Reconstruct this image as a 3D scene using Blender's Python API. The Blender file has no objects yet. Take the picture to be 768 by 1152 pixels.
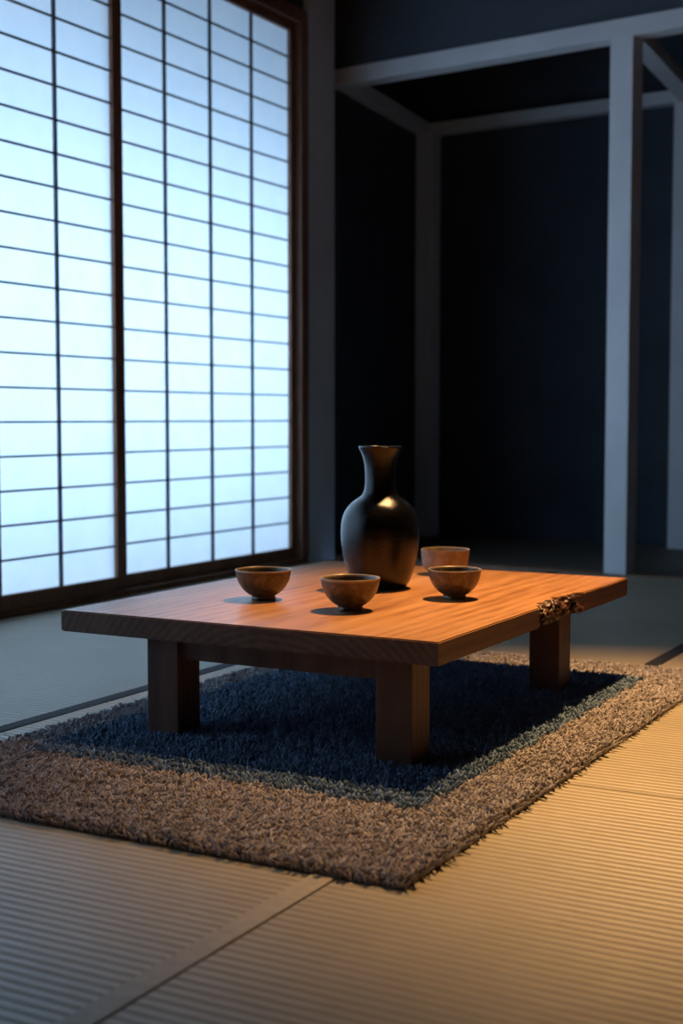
import bpy, bmesh, math, random
import numpy as np
from mathutils import Vector, Matrix, noise
random.seed(4); rng=np.random.default_rng(4)
S=bpy.context.scene
S.view_settings.view_transform='Standard'
S.view_settings.look='None'

# ---------------------------------------------------------------- materials
def newmat(name):
    m=bpy.data.materials.new(name); m.use_nodes=True
    nt=m.node_tree; b=nt.nodes['Principled BSDF']
    return m,nt,b
def N(nt,t,**kw):
    n=nt.nodes.new(t)
    for k,v in kw.items():
        if k in n.inputs.keys(): n.inputs[k].default_value=v
        else: setattr(n,k,v)
    return n
def ramp(nt,stops):
    r=nt.nodes.new('ShaderNodeValToRGB')
    e=r.color_ramp.elements
    while len(e)<len(stops): e.new(.5)
    for i,(p,c) in enumerate(stops):
        e[i].position=p; e[i].color=(*c,1) if len(c)==3 else c
    return r
def coords(nt,scale=(1,1,1),rot=(0,0,0),loc=(0,0,0)):
    tc=nt.nodes.new('ShaderNodeTexCoord'); mp=nt.nodes.new('ShaderNodeMapping')
    mp.inputs['Scale'].default_value=scale; mp.inputs['Rotation'].default_value=rot
    mp.inputs['Location'].default_value=loc
    nt.links.new(tc.outputs['Object'],mp.inputs['Vector']); return mp
def bump(nt,b,src,strength,dist):
    bp=nt.nodes.new('ShaderNodeBump'); bp.inputs['Strength'].default_value=strength
    bp.inputs['Distance'].default_value=dist
    nt.links.new(src,bp.inputs['Height']); nt.links.new(bp.outputs['Normal'],b.inputs['Normal']); return bp

def plain(name,c,rough=.6,var=.25,scale=6,bmp=.1,spec=.5):
    m,nt,b=newmat(name); mp=coords(nt)
    n=N(nt,'ShaderNodeTexNoise',Scale=scale,Detail=6.0)
    nt.links.new(mp.outputs[0],n.inputs['Vector'])
    r=ramp(nt,[(.3,tuple(x*(1-var) for x in c)),(.7,tuple(x*(1+var) for x in c))])
    nt.links.new(n.outputs['Fac'],r.inputs[0]); nt.links.new(r.outputs[0],b.inputs['Base Color'])
    b.inputs['Roughness'].default_value=rough
    b.inputs['Specular IOR Level'].default_value=spec
    n2=N(nt,'ShaderNodeTexNoise',Scale=scale*30,Detail=3.0); nt.links.new(mp.outputs[0],n2.inputs['Vector'])
    bump(nt,b,n2.outputs['Fac'],bmp,.002)
    return m

def wood(name,c_dark,c_mid,c_light,axis='Y',rough=.42,ring=9.0,loc=(0,0,0),rw=.16,dist=4.0,bigs=7.0,bigw=.6,spec=.5):
    m,nt,b=newmat(name)
    sc={'X':(.12,1,1),'Y':(1,.12,1),'Z':(1,1,.12)}[axis]
    mp=coords(nt,sc,loc=loc)
    w=N(nt,'ShaderNodeTexWave',wave_type='RINGS',rings_direction=axis,Scale=ring,Distortion=dist,Detail=3.0)
    w.inputs['Detail Scale'].default_value=1.2
    nt.links.new(mp.outputs[0],w.inputs['Vector'])
    fine=N(nt,'ShaderNodeTexNoise',Scale=60.0,Detail=6.0,Roughness=.65,Distortion=.3); nt.links.new(mp.outputs[0],fine.inputs['Vector'])
    big=N(nt,'ShaderNodeTexNoise',Scale=bigs,Detail=4.0,Distortion=.6); nt.links.new(mp.outputs[0],big.inputs['Vector'])
    a=N(nt,'ShaderNodeMath',operation='MULTIPLY'); a.inputs[1].default_value=rw; nt.links.new(w.outputs['Fac'],a.inputs[0])
    a2=N(nt,'ShaderNodeMath',operation='MULTIPLY_ADD'); a2.inputs[1].default_value=.55
    nt.links.new(fine.outputs['Fac'],a2.inputs[0]); nt.links.new(a.outputs[0],a2.inputs[2])
    a3=N(nt,'ShaderNodeMath',operation='MULTIPLY_ADD'); a3.inputs[1].default_value=bigw
    nt.links.new(big.outputs['Fac'],a3.inputs[0]); nt.links.new(a2.outputs[0],a3.inputs[2])
    r=ramp(nt,[(.42,c_dark),(.64,c_mid),(.86,c_light)])
    nt.links.new(a3.outputs[0],r.inputs[0]); nt.links.new(r.outputs[0],b.inputs['Base Color'])
    b.inputs['Roughness'].default_value=rough; b.inputs['Specular IOR Level'].default_value=spec
    bump(nt,b,a2.outputs[0],.12,.002)
    return m

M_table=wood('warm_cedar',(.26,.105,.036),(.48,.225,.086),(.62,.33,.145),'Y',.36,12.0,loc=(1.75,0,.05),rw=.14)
M_side=wood('cedar_end_grain_shaded',(.06,.023,.010),(.12,.048,.021),(.18,.078,.035),'Y',.5,16.0,loc=(1.75,0,.05),rw=.2,dist=2.5)  # end-grain tone, darkened so the slab edges' shade is in the colour
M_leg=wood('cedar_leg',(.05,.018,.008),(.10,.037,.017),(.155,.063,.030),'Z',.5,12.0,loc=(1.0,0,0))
M_frame=wood('dark_frame_wood',(.17,.075,.042),(.28,.13,.075),(.38,.19,.11),'Z',.5,14)
M_muntin=plain('shoji_lattice',(.13,.13,.14),.6)
M_paint=plain('pale_painted_timber',(.84,.85,.87),.55,.05,3,.15)
M_wallnavy=plain('navy_plaster',(.05,.062,.085),.85,.15,2,.5,.2)
M_wallup=plain('blue_grey_plaster',(.09,.11,.135),.85,.1,2,.5,.2)
M_alc=plain('alcove_plaster',(.07,.083,.102),.85,.15,2,.5,.2)
M_ceil=wood('ceiling_boards',(.07,.04,.025),(.13,.07,.04),(.2,.11,.06),'X',.4,6)
M_under=plain('subfloor',(.03,.025,.02),.8)

def tatami(name,c1,c2,axis='Y'):
    m,nt,b=newmat(name); mp=coords(nt)
    w=N(nt,'ShaderNodeTexWave',wave_type='BANDS',bands_direction=axis,wave_profile='SIN',Distortion=.35,Detail=1.0)
    w.inputs['Scale'].default_value=2*math.pi/(20*0.026)
    w.inputs['Detail Scale'].default_value=2
    nt.links.new(mp.outputs[0],w.inputs['Vector'])
    mp2=coords(nt)
    mp2.inputs['Scale'].default_value=(14,260,1)
    n=N(nt,'ShaderNodeTexNoise',Scale=1.0,Detail=4.0); nt.links.new(mp2.outputs[0],n.inputs['Vector'])
    nb=N(nt,'ShaderNodeTexNoise',Scale=2.2,Detail=4.0); nt.links.new(mp.outputs[0],nb.inputs['Vector'])
    a=N(nt,'ShaderNodeMath',operation='MULTIPLY_ADD'); a.inputs[1].default_value=.45
    nt.links.new(n.outputs['Fac'],a.inputs[0]); 
    s=N(nt,'ShaderNodeMath',operation='MULTIPLY'); s.inputs[1].default_value=.28; nt.links.new(w.outputs['Fac'],s.inputs[0])
    nt.links.new(s.outputs[0],a.inputs[2])
    a2=N(nt,'ShaderNodeMath',operation='MULTIPLY_ADD'); a2.inputs[1].default_value=.4
    nt.links.new(nb.outputs['Fac'],a2.inputs[0]); nt.links.new(a.outputs[0],a2.inputs[2])
    r=ramp(nt,[(.28,c1),(.82,c2)])
    nt.links.new(a2.outputs[0],r.inputs[0]); nt.links.new(r.outputs[0],b.inputs['Base Color'])
    b.inputs['Roughness'].default_value=.45
    h=N(nt,'ShaderNodeMath',operation='MULTIPLY_ADD'); h.inputs[1].default_value=.15
    nt.links.new(n.outputs['Fac'],h.inputs[0]); nt.links.new(w.outputs['Fac'],h.inputs[2])
    bump(nt,b,h.outputs[0],.75,.0045)
    return m
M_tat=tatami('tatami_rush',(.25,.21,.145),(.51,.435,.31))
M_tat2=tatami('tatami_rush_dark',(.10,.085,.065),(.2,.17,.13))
M_heri=plain('tatami_border_cloth',(.014,.017,.024),.8,.2,60)
M_heri_l=plain('tatami_edge_rush',(.38,.33,.25),.6,.12,40)

# ---------------------------------------------------------------- geometry helpers
def link(o,parent=None):
    S.collection.objects.link(o)
    if parent: o.parent=parent
    return o
def empty(name,parent=None):
    e=bpy.data.objects.new(name,None); e.empty_display_size=.1; S.collection.objects.link(e)
    if parent: e.parent=parent
    return e
def prism(name,quad,z0,z1,mat,parent=None,bev=0.0):
    bm=bmesh.new()
    lo=[bm.verts.new((x,y,z0)) for x,y in quad]; hi=[bm.verts.new((x,y,z1)) for x,y in quad]
    bm.faces.new(lo[::-1]); bm.faces.new(hi)
    n=len(quad)
    for i in range(n): bm.faces.new([lo[i],lo[(i+1)%n],hi[(i+1)%n],hi[i]])
    bmesh.ops.recalc_face_normals(bm,faces=bm.faces)
    if bev>0: bmesh.ops.bevel(bm,geom=list(bm.edges),offset=bev,segments=2,affect='EDGES',profile=.6)
    me=bpy.data.meshes.new(name); bm.to_mesh(me); bm.free(); me.materials.append(mat)
    return link(bpy.data.objects.new(name,me),parent)
def box(name,x0,x1,y0,y1,z0,z1,mat,parent=None,bev=0.0):
    return prism(name,[(x0,y0),(x1,y0),(x1,y1),(x0,y1)],z0,z1,mat,parent,bev)
def bar(name,p,q,w,z0,z1,mat,parent=None,bev=.004):
    p=Vector(p);q=Vector(q); d=(q-p).normalized(); n=Vector((-d.y,d.x))*w/2
    return prism(name,[tuple(p-n),tuple(q-n),tuple(q+n),tuple(p+n)],z0,z1,mat,parent,bev)
def boxes_mesh(name,lst,mat,parent=None):
    bm=bmesh.new()
    for (x0,x1,y0,y1,z0,z1) in lst:
        v=[bm.verts.new((x,y,z)) for z in (z0,z1) for y in (y0,y1) for x in (x0,x1)]
        for f in ((0,2,3,1),(4,5,7,6),(0,1,5,4),(2,6,7,3),(0,4,6,2),(1,3,7,5)):
            bm.faces.new([v[i] for i in f])
    me=bpy.data.meshes.new(name); bm.to_mesh(me); bm.free(); me.materials.append(mat)
    return link(bpy.data.objects.new(name,me),parent)
def lathe(name,prof,mat,seg=96,parent=None,wob=0):
    bm=bmesh.new(); rings=[]
    for r,z in prof:
        if r<1e-5: rings.append([bm.verts.new((0,0,z))]); continue
        rings.append([bm.verts.new((r*math.cos(2*math.pi*i/seg)*(1+wob*math.sin(2*math.pi*i/seg*2+z*30)),
                                    r*math.sin(2*math.pi*i/seg)*(1+wob*math.cos(2*math.pi*i/seg*3)),
                                    z+wob*.03*math.sin(2*math.pi*i/seg*3))) for i in range(seg)])
    for a,b in zip(rings,rings[1:]):
        for i in range(seg):
            j=(i+1)%seg
            if len(a)==1 and len(b)==1: continue
            if len(a)==1: bm.faces.new([a[0],b[i],b[j]])
            elif len(b)==1: bm.faces.new([a[i],a[j],b[0]])
            else: bm.faces.new([a[i],a[j],b[j],b[i]])
    bmesh.ops.recalc_face_normals(bm,faces=bm.faces)
    for f in bm.faces: f.smooth=True
    me=bpy.data.meshes.new(name); bm.to_mesh(me); bm.free(); me.materials.append(mat)
    return link(bpy.data.objects.new(name,me),parent)
def smooth_prof(pts,n=8):
    out=[]
    P=[pts[0]]+list(pts)+[pts[-1]]
    for i in range(1,len(P)-2):
        p0,p1,p2,p3=[np.array(P[k]) for k in (i-1,i,i+1,i+2)]
        for t in np.linspace(0,1,n,endpoint=False):
            out.append(tuple(.5*((2*p1)+(-p0+p2)*t+(2*p0-5*p1+4*p2-p3)*t*t+(-p0+3*p1-3*p2+p3)*t**3)))
    out.append(tuple(pts[-1])); return [(max(r,0),z) for r,z in out]

# ---------------------------------------------------------------- room shell
CH=3.5
FL=empty('floor')
box('subfloor',-4.09,2.49,-1.59,7.0,-.12,-.051,M_under,FL)
box('ceiling',-4.3,2.6,-1.6,7.5,CH,CH+.1,M_ceil)
WX=-4.10
wl=empty('wall_left')
box('left_pier_near',WX-.14,WX,-1.6,.34,-.05,CH,M_wallup,wl)
box('left_pier_far',WX-.14,WX,6.98,7.36,-.05,CH,M_wallup,wl)
box('left_over_window',WX-.14,WX,.34,6.98,3.13,CH,M_wallup,wl)
box('left_under_window',WX-.14,WX,.34,6.98,-.12,-.002,M_wallup,wl)
box('wall_back',-4.24,2.6,-1.7,-1.6,-.1,CH,M_wallnavy)
box('wall_right',2.5,2.6,-1.6,7.0,-.1,CH,M_wallnavy)

# window frame + shoji
def paper_mat():
    m,nt,b=newmat('washi_paper')
    nt.nodes.remove(b); out=nt.nodes['Material Output']
    mp=coords(nt)
    n=N(nt,'ShaderNodeTexNoise',Scale=9.0,Detail=6.0,Roughness=.6); nt.links.new(mp.outputs[0],n.inputs['Vector'])
    r=ramp(nt,[(.25,(.84,.89,.93)),(.75,(.90,.93,.95))]); nt.links.new(n.outputs['Fac'],r.inputs[0])
    t=N(nt,'ShaderNodeBsdfTranslucent'); d=N(nt,'ShaderNodeBsdfDiffuse')
    nt.links.new(r.outputs[0],t.inputs['Color']); nt.links.new(r.outputs[0],d.inputs['Color'])
    mx=nt.nodes.new('ShaderNodeMixShader'); mx.inputs[0].default_value=.3
    nt.links.new(t.outputs[0],mx.inputs[1]); nt.links.new(d.outputs[0],mx.inputs[2])
    nt.links.new(mx.outputs[0],out.inputs['Surface'])
    return m
M_paper=paper_mat()
fr=empty('trim_1')
box('sill',WX-.10,WX+.06,.34,6.98,-.002,.03,M_frame,fr,.004)
box('head',WX-.10,WX+.06,.34,6.98,3.09,3.17,M_frame,fr,.004)
box('jamb_far',WX-.10,WX+.06,6.905,6.985,.03,3.09,M_frame,fr,.004)
box('jamb_near',WX-.10,WX+.06,.30,.38,.03,3.09,M_frame,fr,.004)
ROWS=20
def shoji(idx,y0,y1,xc,s0,s1,cols=4):
    e=empty('window_%d'%idx)
    zb,zt=.095,3.04
    fx0,fx1=xc-.015,xc+.015
    boxes_mesh('frame',[(fx0,fx1,y0-s0,y0,.032,3.088),(fx0,fx1,y1,y1+s1,.032,3.088),
        (fx0,fx1,y0,y1,.032,zb),(fx0,fx1,y0,y1,zt,3.088)],M_frame,e)
    L=[]
    for c in range(1,cols):
        y=y0+(y1-y0)*c/cols; L.append((xc-.004,xc+.010,y-.0075,y+.0075,zb,zt))
    for r in range(1,ROWS):
        z=zb+(zt-zb)*r/ROWS; L.append((xc-.004,xc+.006,y0,y1,z-.0045,z+.0045))
    boxes_mesh('lattice',L,M_muntin,e)
    box('paper',xc-.008,xc-.0065,y0,y1,zb,zt,M_paper,e)
shoji(1,5.254,6.85,-4.095,.065,.05)
shoji(2,3.60,5.185,-4.060,.05,.068)
shoji(3,2.00,3.585,-4.095,.05,.05)
shoji(4,.44,1.96,-4.060,.05,.05)

# pale timber posts and beams + alcove
O=Vector((-4.12,7.46)); th=math.radians(-6.5)
ex=Vector((math.cos(th),math.sin(th))); ey=Vector((-math.sin(th),math.cos(th)))
def L(a,b): v=O+ex*a+ey*b; return (v.x,v.y)
def lbox(name,a0,a1,b0,b1,z0,z1,mat,parent=None,bev=.004):
    return prism(name,[L(a0,b0),L(a1,b0),L(a1,b1),L(a0,b1)],z0,z1,mat,parent,bev)
ZB0,ZB1=2.858,2.955
box('corner_post',WX-.03,WX+.03,7.03,7.35,-.05,CH,M_paint,None,.004)
tm=empty('timber_frame')
lbox('post_mid',1.80,1.93,-.02,.11,-.05,ZB0,M_paint,tm)
lbox('post_right',4.2,4.33,-.02,.11,-.05,ZB0,M_paint,tm)
lbox('lintel',-.06,4.4,-.02,.11,ZB0,ZB1,M_paint,tm)
bar('beam_left',(-4.13,7.58),(-4.30,9.12),.10,ZB0+.01,ZB1-.005,M_paint,tm)
bar('beam_back',(-4.33,9.13),(.72,8.67),.10,ZB0+.01,ZB1-.005,M_paint,tm)
bar('beam_mid',L(1.865,.12),(-2.36,8.96),.11,ZB0+.012,ZB1-.006,M_paint,tm)
bar('post_corner_back',(-4.34,9.10),(-4.20,9.087),.12,-.05,ZB0+.008,M_paint,tm)
bar('post_back',(-2.44,8.965),(-2.30,8.953),.12,-.05,ZB0+.008,M_paint,tm)
lbox('wall_front',-.15,4.35,.0,.09,ZB1+.001,CH,M_wallup)
lbox('wall_front_side',4.335,7.0,.0,.10,-.05,CH,M_wallnavy)
bar('wall_alcove_left',(-4.215,7.36),(-4.44,9.3),.1,-.05,CH,M_alc,None,0)
bar('wall_alcove_back',(-4.45,9.25),(.9,8.765),.1,-.05,CH,M_alc,None,0)
bar('wall_alcove_right',(.42,7.1),(.75,8.75),.1,-.05,CH,M_alc,None,0)
prism('ceiling_alcove',[L(-.3,.09),L(4.9,.09),(.9,8.9),(-4.5,9.4)],CH-.1,CH-.02,M_ceil)
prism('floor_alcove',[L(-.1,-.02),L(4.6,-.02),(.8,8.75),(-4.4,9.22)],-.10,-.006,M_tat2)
lbox('trim_2',.0,4.2,-.03,.08,-.05,.004,M_frame)

# tatami mats
def mat(x0,x1,y0,y1,left=None,right=None):
    e=empty('tatami_mat',FL); g=.0015; w=.05
    xl=x0+g+(w if left else 0); xr=x1-g-(w if right else 0)
    box('rush_surface',xl,xr,y0+g,y1-g,-.05,0,M_tat,e,.002)
    if left: box('border_l',x0+g,xl-.0005,y0+g,y1-g,-.05,.0015,left,e,.001)
    if right: box('border_r',xr+.0005,x1-g,y0+g,y1-g,-.05,.0015,right,e,.001)
mat(-4.04,-2.575,-1.59,.9,None,M_heri)
mat(-4.04,-2.575,.9,4.6,None,M_heri)
mat(-4.04,-2.575,4.6,7.19,None,M_heri)
mat(-2.575,-1.205,-1.59,3.02,None,M_heri_l)
mat(-2.575,-1.293,3.02,7.19,None,M_heri)
mat(-1.205,.15,-1.59,3.02,None,M_heri_l)
mat(-1.293,.15,3.02,7.0,None,M_heri)
mat(.15,1.4,-1.59,3.02,None,M_heri_l)
mat(.15,1.4,3.02,6.8,None,M_heri)
mat(1.4,2.49,-1.59,3.02); mat(1.4,2.49,3.02,6.65)

# ---------------------------------------------------------------- rug
def rug():
    X0,X1,Y0,Y1=-2.45,-1.06,2.18,4.50
    FX0,FX1,FY0,FY1=-2.33,-1.235,2.60,4.27
    e=empty('woven_rug')
    mb=plain('rug_backing',(.06,.05,.05),.95)
    box('backing',X0+.008,X1-.008,Y0+.008,Y1-.008,.002,.014,mb,e)
    sp=.0061
    xs=np.arange(X0+.004,X1-.003,sp); ys=np.arange(Y0+.004,Y1-.003,sp)
    gx,gy=np.meshgrid(xs,ys); gx=gx.ravel(); gy=gy.ravel()
    gx=gx+rng.uniform(-.0028,.0028,gx.size); gy=gy+rng.uniform(-.0028,.0028,gy.size)
    wob=.006*np.sin(gy*37)+.004*np.sin(gy*83+1); wob2=.006*np.sin(gx*41)+.004*np.sin(gx*77+2)
    field=(gx>FX0+wob)&(gx<FX1+wob)&(gy>FY0+wob2)&(gy<FY1+wob2)
    n=gx.size
    ridge=.5+.5*np.cos(2*np.pi*gy/.042+.6*np.sin(gx*7)+.4*np.sin(gx*23))
    clump=np.array([noise.noise(Vector((x*55,y*55,0))) for x,y in zip(gx,gy)])
    clump2=np.array([noise.noise(Vector((x*55,y*55,9.))) for x,y in zip(gx,gy)])
    h=np.where(field,.002+.020*ridge**.8+.004*clump,.013+.012*clump)*rng.uniform(.85,1.15,n)
    h=np.maximum(h,.003)
    rad=np.where(field,.0031,.0029)*rng.uniform(.8,1.2,n)
    ang=np.where(rng.random(n)<.5,np.arctan2(clump2,clump)+rng.normal(0,.6,n),rng.uniform(0,2*np.pi,n))
    lean=np.where(field,.35,.55)*rng.uniform(.3,1.3,n)
    dx=np.cos(ang)*lean; dy=np.sin(ang)*lean
    ed=.010
    dx+=np.where(gx<X0+ed,-.3,0)+np.where(gx>X1-ed,.3,0)
    dy+=np.where(gy<Y0+ed,-.3,0)+np.where(gy>Y1-ed,.3,0)
    edge=(gx<X0+ed)|(gx>X1-ed)|(gy<Y0+ed)|(gy>Y1-ed)
    z0=np.where(edge,.002,.011)
    h=np.where(edge,h+.006,h)
    K=5; ts=[0,.4,.75,.95]
    rr=[.85,1.05,1.0,.65]
    V=np.zeros((n,len(ts)*K+1,3))
    for i,(t,q) in enumerate(zip(ts,rr)):
        cx=gx+dx*h*t*t*1.3; cy=gy+dy*h*t*t*1.3; cz=z0+h*t*(1-.25*t*np.minimum(lean,1))
        for k in range(K):
            a=2*np.pi*k/K+ang
            V[:,i*K+k,0]=cx+np.cos(a)*rad*q; V[:,i*K+k,1]=cy+np.sin(a)*rad*q; V[:,i*K+k,2]=cz
    V[:,-1,0]=gx+dx*h*1.25; V[:,-1,1]=gy+dy*h*1.25; V[:,-1,2]=z0+h*.93
    nv=len(ts)*K+1
    F=[]
    for i in range(len(ts)-1):
        for k in range(K):
            k2=(k+1)%K; F.append((i*K+k,i*K+k2,(i+1)*K+k2,(i+1)*K+k))
    quads=np.array(F); tris=np.array([((len(ts)-1)*K+k,(len(ts)-1)*K+(k+1)%K,nv-1) for k in range(K)])
    off=(np.arange(n)*nv)[:,None,None]
    Q=(quads[None]+off).reshape(-1,4); T=(tris[None]+off).reshape(-1,3)
    me=bpy.data.meshes.new('pile')
    me.vertices.add(n*nv); me.vertices.foreach_set('co',V.reshape(-1))
    loops=np.concatenate([Q.ravel(),T.ravel()])
    me.loops.add(loops.size); me.loops.foreach_set('vertex_index',loops.astype(np.int32))
    nq,nt_=len(Q),len(T)
    me.polygons.add(nq+nt_)
    st=np.concatenate([np.arange(nq)*4,nq*4+np.arange(nt_)*3]); 
    me.polygons.foreach_set('loop_start',st.astype(np.int32))
    me.polygons.foreach_set('use_smooth',np.ones(nq+nt_,bool))
    me.update(calc_edges=True); me.validate()
    col=np.ones((n,nv,4))
    v=rng.uniform(.8,1.15,n)*(1+.3*clump2)
    # two yarn colours woven in alternating rows: slate rows over navy ground
    tone=np.clip(1-ridge+rng.normal(0,.2,n),0,1)[:,None]
    tone2=rng.random(n)[:,None]
    bcol=np.array([.50,.46,.46])*(1-tone2)+np.array([.40,.365,.38])*tone2
    fcol=np.array([.21,.30,.43])*(1-tone)+np.array([.06,.10,.17])*tone
    base=np.where(field[:,None],fcol,bcol)*v[:,None]
    col[:,:,:3]=base[:,None,:]
    at=me.color_attributes.new('yarn','FLOAT_COLOR','POINT'); at.data.foreach_set('color',col.reshape(-1))
    m,nt,b=newmat('wool_yarn')
    a=N(nt,'ShaderNodeAttribute',attribute_name='yarn'); nt.links.new(a.outputs['Color'],b.inputs['Base Color'])
    b.inputs['Roughness'].default_value=.9; b.inputs['Specular IOR Level'].default_value=.15
    mp=coords(nt); nn=N(nt,'ShaderNodeTexNoise',Scale=500.0,Detail=2.0); nt.links.new(mp.outputs[0],nn.inputs['Vector'])
    bump(nt,b,nn.outputs['Fac'],.6,.002)
    me.materials.append(m)
    link(bpy.data.objects.new('pile',me),e)
rug()

# ---------------------------------------------------------------- low table
TX0,TX1,TY0,TY1=-2.413,-1.306,2.847,4.296; TZ0,TZ1=.280,.337
def table():
    e=empty('low_wooden_table')
    out=[]
    def seg(p,q,n): 
        for i in range(n): out.append((p[0]+(q[0]-p[0])*i/n,p[1]+(q[1]-p[1])*i/n))
    seg((TX0,TY0),(TX1,TY0),24); seg((TX1,TY0),(TX1,TY1),120); seg((TX1,TY1),(TX0,TY1),24); seg((TX0,TY1),(TX0,TY0),30)
    pts=[]
    for x,y in out:
        if abs(x-TX1)<1e-6 and TY0<y<TY1:
            x+=.004*noise.noise(Vector((0,y*5,3)))
            t=(y-3.69)/.18
            if abs(t)<1:
                w=(1-t*t)**.5
                x-=.034*w*(1+.8*noise.noise(Vector((0,y*30,1))))
        pts.append((x,y))
    bm=bmesh.new()
    lo=[bm.verts.new((x,y,TZ0)) for x,y in pts]; hi=[bm.verts.new((x,y,TZ1)) for x,y in pts]
    ft=bm.faces.new(hi); fb=bm.faces.new(lo[::-1]); n=len(pts)
    for i in range(n): bm.faces.new([lo[i],lo[(i+1)%n],hi[(i+1)%n],hi[i]])
    bmesh.ops.recalc_face_normals(bm,faces=bm.faces)
    bmesh.ops.bevel(bm,geom=[ed for ed in bm.edges if ed in set(ft.edges)|set(fb.edges)],offset=.003,segments=2,affect='EDGES')
    bm.normal_update()
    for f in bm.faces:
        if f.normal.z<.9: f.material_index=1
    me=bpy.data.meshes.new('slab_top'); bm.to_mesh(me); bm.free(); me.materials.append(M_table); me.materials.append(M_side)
    link(bpy.data.objects.new('slab_top',me),e)
    # bark burl in the live edge notch
    mb,nt,b=newmat('burl_bark'); mp=coords(nt)
    nz=N(nt,'ShaderNodeTexNoise',Scale=60.0,Detail=6.0); nt.links.new(mp.outputs[0],nz.inputs['Vector'])
    r=ramp(nt,[(.38,(.02,.008,.005)),(.55,(.07,.025,.011)),(.75,(.30,.12,.045))]); nt.links.new(nz.outputs['Fac'],r.inputs[0])
    nt.links.new(r.outputs[0],b.inputs['Base Color']); b.inputs['Roughness'].default_value=.35
    bump(nt,b,nz.outputs['Fac'],.9,.006)
    bm=bmesh.new()
    for i in range(60):
        y=3.69+random.uniform(-.165,.165); t=(y-3.69)/.18; w=max(.12,(1-t*t))**.5
        r=random.uniform(.009,.016)*(.55+.45*w)
        u=random.random()
        x=TX1-.036*w*u+random.uniform(-.003,.003)
        z=random.uniform(TZ0+.012,TZ1-.012) if u<.5 else TZ1-.010-random.uniform(0,.02)
        res=bmesh.ops.create_icosphere(bm,subdivisions=3,radius=r)
        for v in res['verts']:
            d=v.co.normalized(); k=1+.6*noise.noise(d*2.3+Vector((i,0,0)))+.3*noise.noise(d*7+Vector((i,3,0)))
            v.co=Vector((x,y,z))+Vector((d.x*r*k*1.0,d.y*r*k*1.8,d.z*r*k))
    for f in bm.faces: f.smooth=True
    me=bpy.data.meshes.new('bark_burl'); bm.to_mesh(me); bm.free(); me.materials.append(mb)
    link(bpy.data.objects.new('bark_burl',me),e)
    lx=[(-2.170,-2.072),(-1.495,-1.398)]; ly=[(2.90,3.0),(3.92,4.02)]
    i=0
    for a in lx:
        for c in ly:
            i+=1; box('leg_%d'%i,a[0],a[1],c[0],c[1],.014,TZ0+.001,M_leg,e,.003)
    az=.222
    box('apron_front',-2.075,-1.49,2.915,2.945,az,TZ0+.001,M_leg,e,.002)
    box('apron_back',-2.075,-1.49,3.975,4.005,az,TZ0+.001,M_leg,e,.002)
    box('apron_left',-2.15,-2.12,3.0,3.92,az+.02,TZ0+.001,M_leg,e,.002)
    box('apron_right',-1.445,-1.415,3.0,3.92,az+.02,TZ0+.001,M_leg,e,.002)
table()

# ---------------------------------------------------------------- ceramics
def glaze(name,c1,c2,c3,rough,scale,metal=0,bm_=.25,bs=150.0,bd=.0015,rim=None):
    m,nt,b=newmat(name); mp=coords(nt)
    n=N(nt,'ShaderNodeTexNoise',Scale=scale,Detail=8.0,Roughness=.65); nt.links.new(mp.outputs[0],n.inputs['Vector'])
    r=ramp(nt,[(.32,c1),(.52,c2),(.72,c3)]); nt.links.new(n.outputs['Fac'],r.inputs[0])
    col=r.outputs[0]
    if rim:   # paler glaze break on the lip, by height on the bowl
        sx=nt.nodes.new('ShaderNodeSeparateXYZ'); nt.links.new(mp.outputs[0],sx.inputs[0])
        mr=nt.nodes.new('ShaderNodeMapRange'); mr.inputs[1].default_value=rim[0]; mr.inputs[2].default_value=rim[1]
        nt.links.new(sx.outputs['Z'],mr.inputs[0])
        mx=nt.nodes.new('ShaderNodeMix'); mx.data_type='RGBA'; nt.links.new(mr.outputs[0],mx.inputs[0])
        nt.links.new(col,mx.inputs[6]); mx.inputs[7].default_value=(*rim[2],1); col=mx.outputs[2]
    nt.links.new(col,b.inputs['Base Color'])
    b.inputs['Roughness'].default_value=rough; b.inputs['Metallic'].default_value=metal
    n2=N(nt,'ShaderNodeTexNoise',Scale=bs,Detail=3.0); nt.links.new(mp.outputs[0],n2.inputs['Vector'])
    bump(nt,b,n2.outputs['Fac'],bm_,bd)
    return m
M_bottle=glaze('black_glaze',(.002,.002,.003),(.004,.004,.005),(.008,.007,.007),.14,14,0,.6,230.0,.0018)
M_cup=glaze('bronze_stoneware',(.04,.028,.018),(.105,.076,.05),(.20,.15,.10),.34,45,.2,.25,150,.0015,(.0785,.084,(.36,.28,.19)))
M_cup2=glaze('tan_stoneware',(.18,.13,.09),(.30,.22,.15),(.42,.32,.22),.5,40)
s=.00269
pr=[(0,0),(25,0),(29,1.5),(33.5,8),(38,20),(41.5,36),(43.6,52),(44,64),(43,75),(39.8,85),(34,93.5),(27,99.5),(21,103.5),(18.3,108),(17.0,114),(16.6,124),(17.4,137),(19.5,147),(22.3,154),(23.8,156.8),(24,158.3),(22.8,159),(21,157.5),(18,148),(15.5,136),(14.8,120),(15.5,108),(0,104)]
pr=smooth_prof(pr[:2],1)+smooth_prof(pr[2:],6)
bt=lathe('ceramic_bottle',[(r*s,z*s) for r,z in pr],M_bottle,128); bt.location=(-1.885,3.685,TZ1+.0005)
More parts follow.
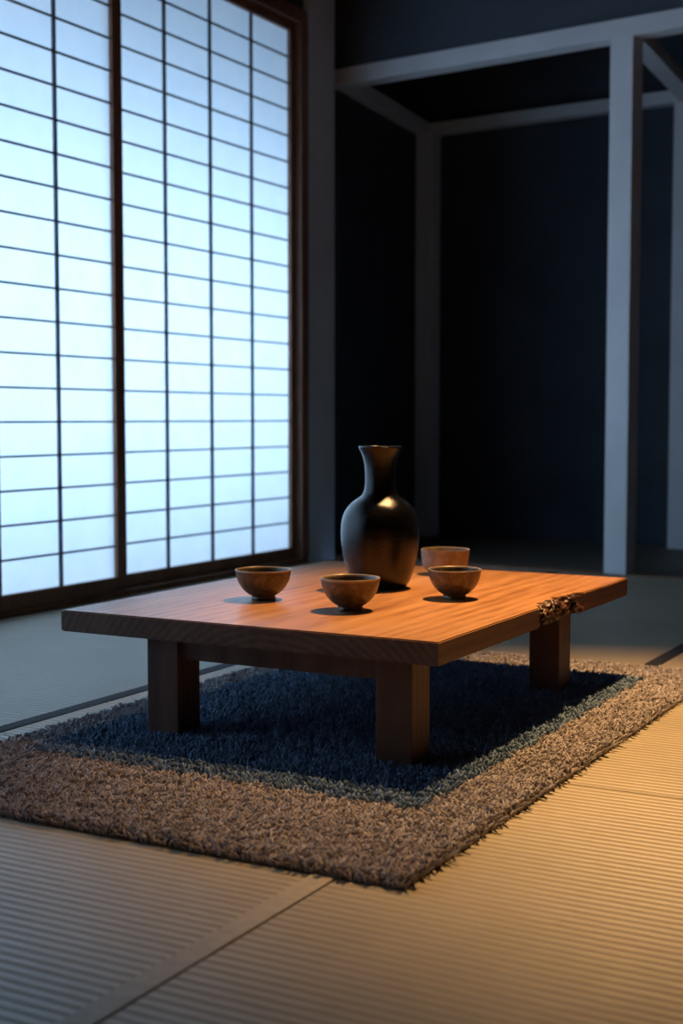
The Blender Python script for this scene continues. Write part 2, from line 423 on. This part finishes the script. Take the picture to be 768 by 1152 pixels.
def cup(x,y,r,h,mat,straight=False,rot=0):
    if not straight:
        p=[(0,.004),(.34,.004),(.36,0),(.42,0),(.44,.04),(.42,.10),(.44,.14),(.58,.22),(.76,.38),(.89,.58),(.96,.78),(1.0,.97),(.995,1.0),(.96,.995),(.93,.93),(.88,.72),(.78,.5),(.6,.33),(.35,.25),(0,.22)]
    else:
        p=[(0,.004),(.5,.004),(.54,0),(.6,0),(.62,.05),(.66,.09),(.82,.2),(.93,.4),(.97,.65),(1.0,.97),(.995,1.0),(.955,.995),(.94,.93),(.9,.6),(.8,.3),(.5,.15),(0,.13)]
    p=smooth_prof(p,4)
    o=lathe('tea_cup',[(a*r,max(b,0)*h) for a,b in p],mat,80,None,.006)
    o.location=(x,y,TZ1+.0005); o.rotation_euler=(0,0,rot)
cup(-2.053,3.29,.079,.085,M_cup,False,.3)
cup(-1.735,3.218,.080,.087,M_cup,False,1.5)
cup(-1.587,3.568,.076,.084,M_cup,False,2.9)
cup(-1.862,4.11,.079,.082,M_cup2,True,4)

# ---------------------------------------------------------------- lights
def area(name,loc,rot,sx,sy,power,col,spread=math.pi):
    l=bpy.data.lights.new(name,'AREA'); l.shape='RECTANGLE'; l.size=sx; l.size_y=sy; l.energy=power; l.color=col; l.spread=spread
    o=bpy.data.objects.new(name,l); o.location=loc; o.rotation_euler=rot; S.collection.objects.link(o); return o
# dusk sky light outside the shoji, shining +X
area('outdoor_skylight',(-5.2,3.7,1.25),(0,math.radians(-90),0),1.9,8.0,290,(.53,.745,1.0))
sp=bpy.data.lights.new('ceiling_spot','SPOT'); sp.energy=830; sp.color=(1.0,.56,.22); sp.spot_size=math.radians(60); sp.spot_blend=1.0; sp.shadow_soft_size=.03
so=bpy.data.objects.new('ceiling_spot',sp); so.location=(-1.5,4.3,3.1); S.collection.objects.link(so)
so.rotation_euler=(Vector((-1.0,3.5,0))-Vector(so.location)).to_track_quat('-Z','Y').to_euler()

w=bpy.data.worlds.new('World'); S.world=w; w.use_nodes=True
w.node_tree.nodes['Background'].inputs[0].default_value=(.25,.45,.8,1); w.node_tree.nodes['Background'].inputs[1].default_value=.25

# ---------------------------------------------------------------- camera
cd=bpy.data.cameras.new('camera'); cd.sensor_fit='VERTICAL'; cd.sensor_height=36; cd.sensor_width=24; cd.lens=48.4
cd.dof.use_dof=True; cd.dof.focus_distance=3.5; cd.dof.aperture_fstop=2.8; cd.clip_start=.05
co=bpy.data.objects.new('camera',cd); co.location=(0,0,.85); co.rotation_euler=(math.radians(90-3.92),0,math.radians(28.7))
S.collection.objects.link(co); S.camera=co
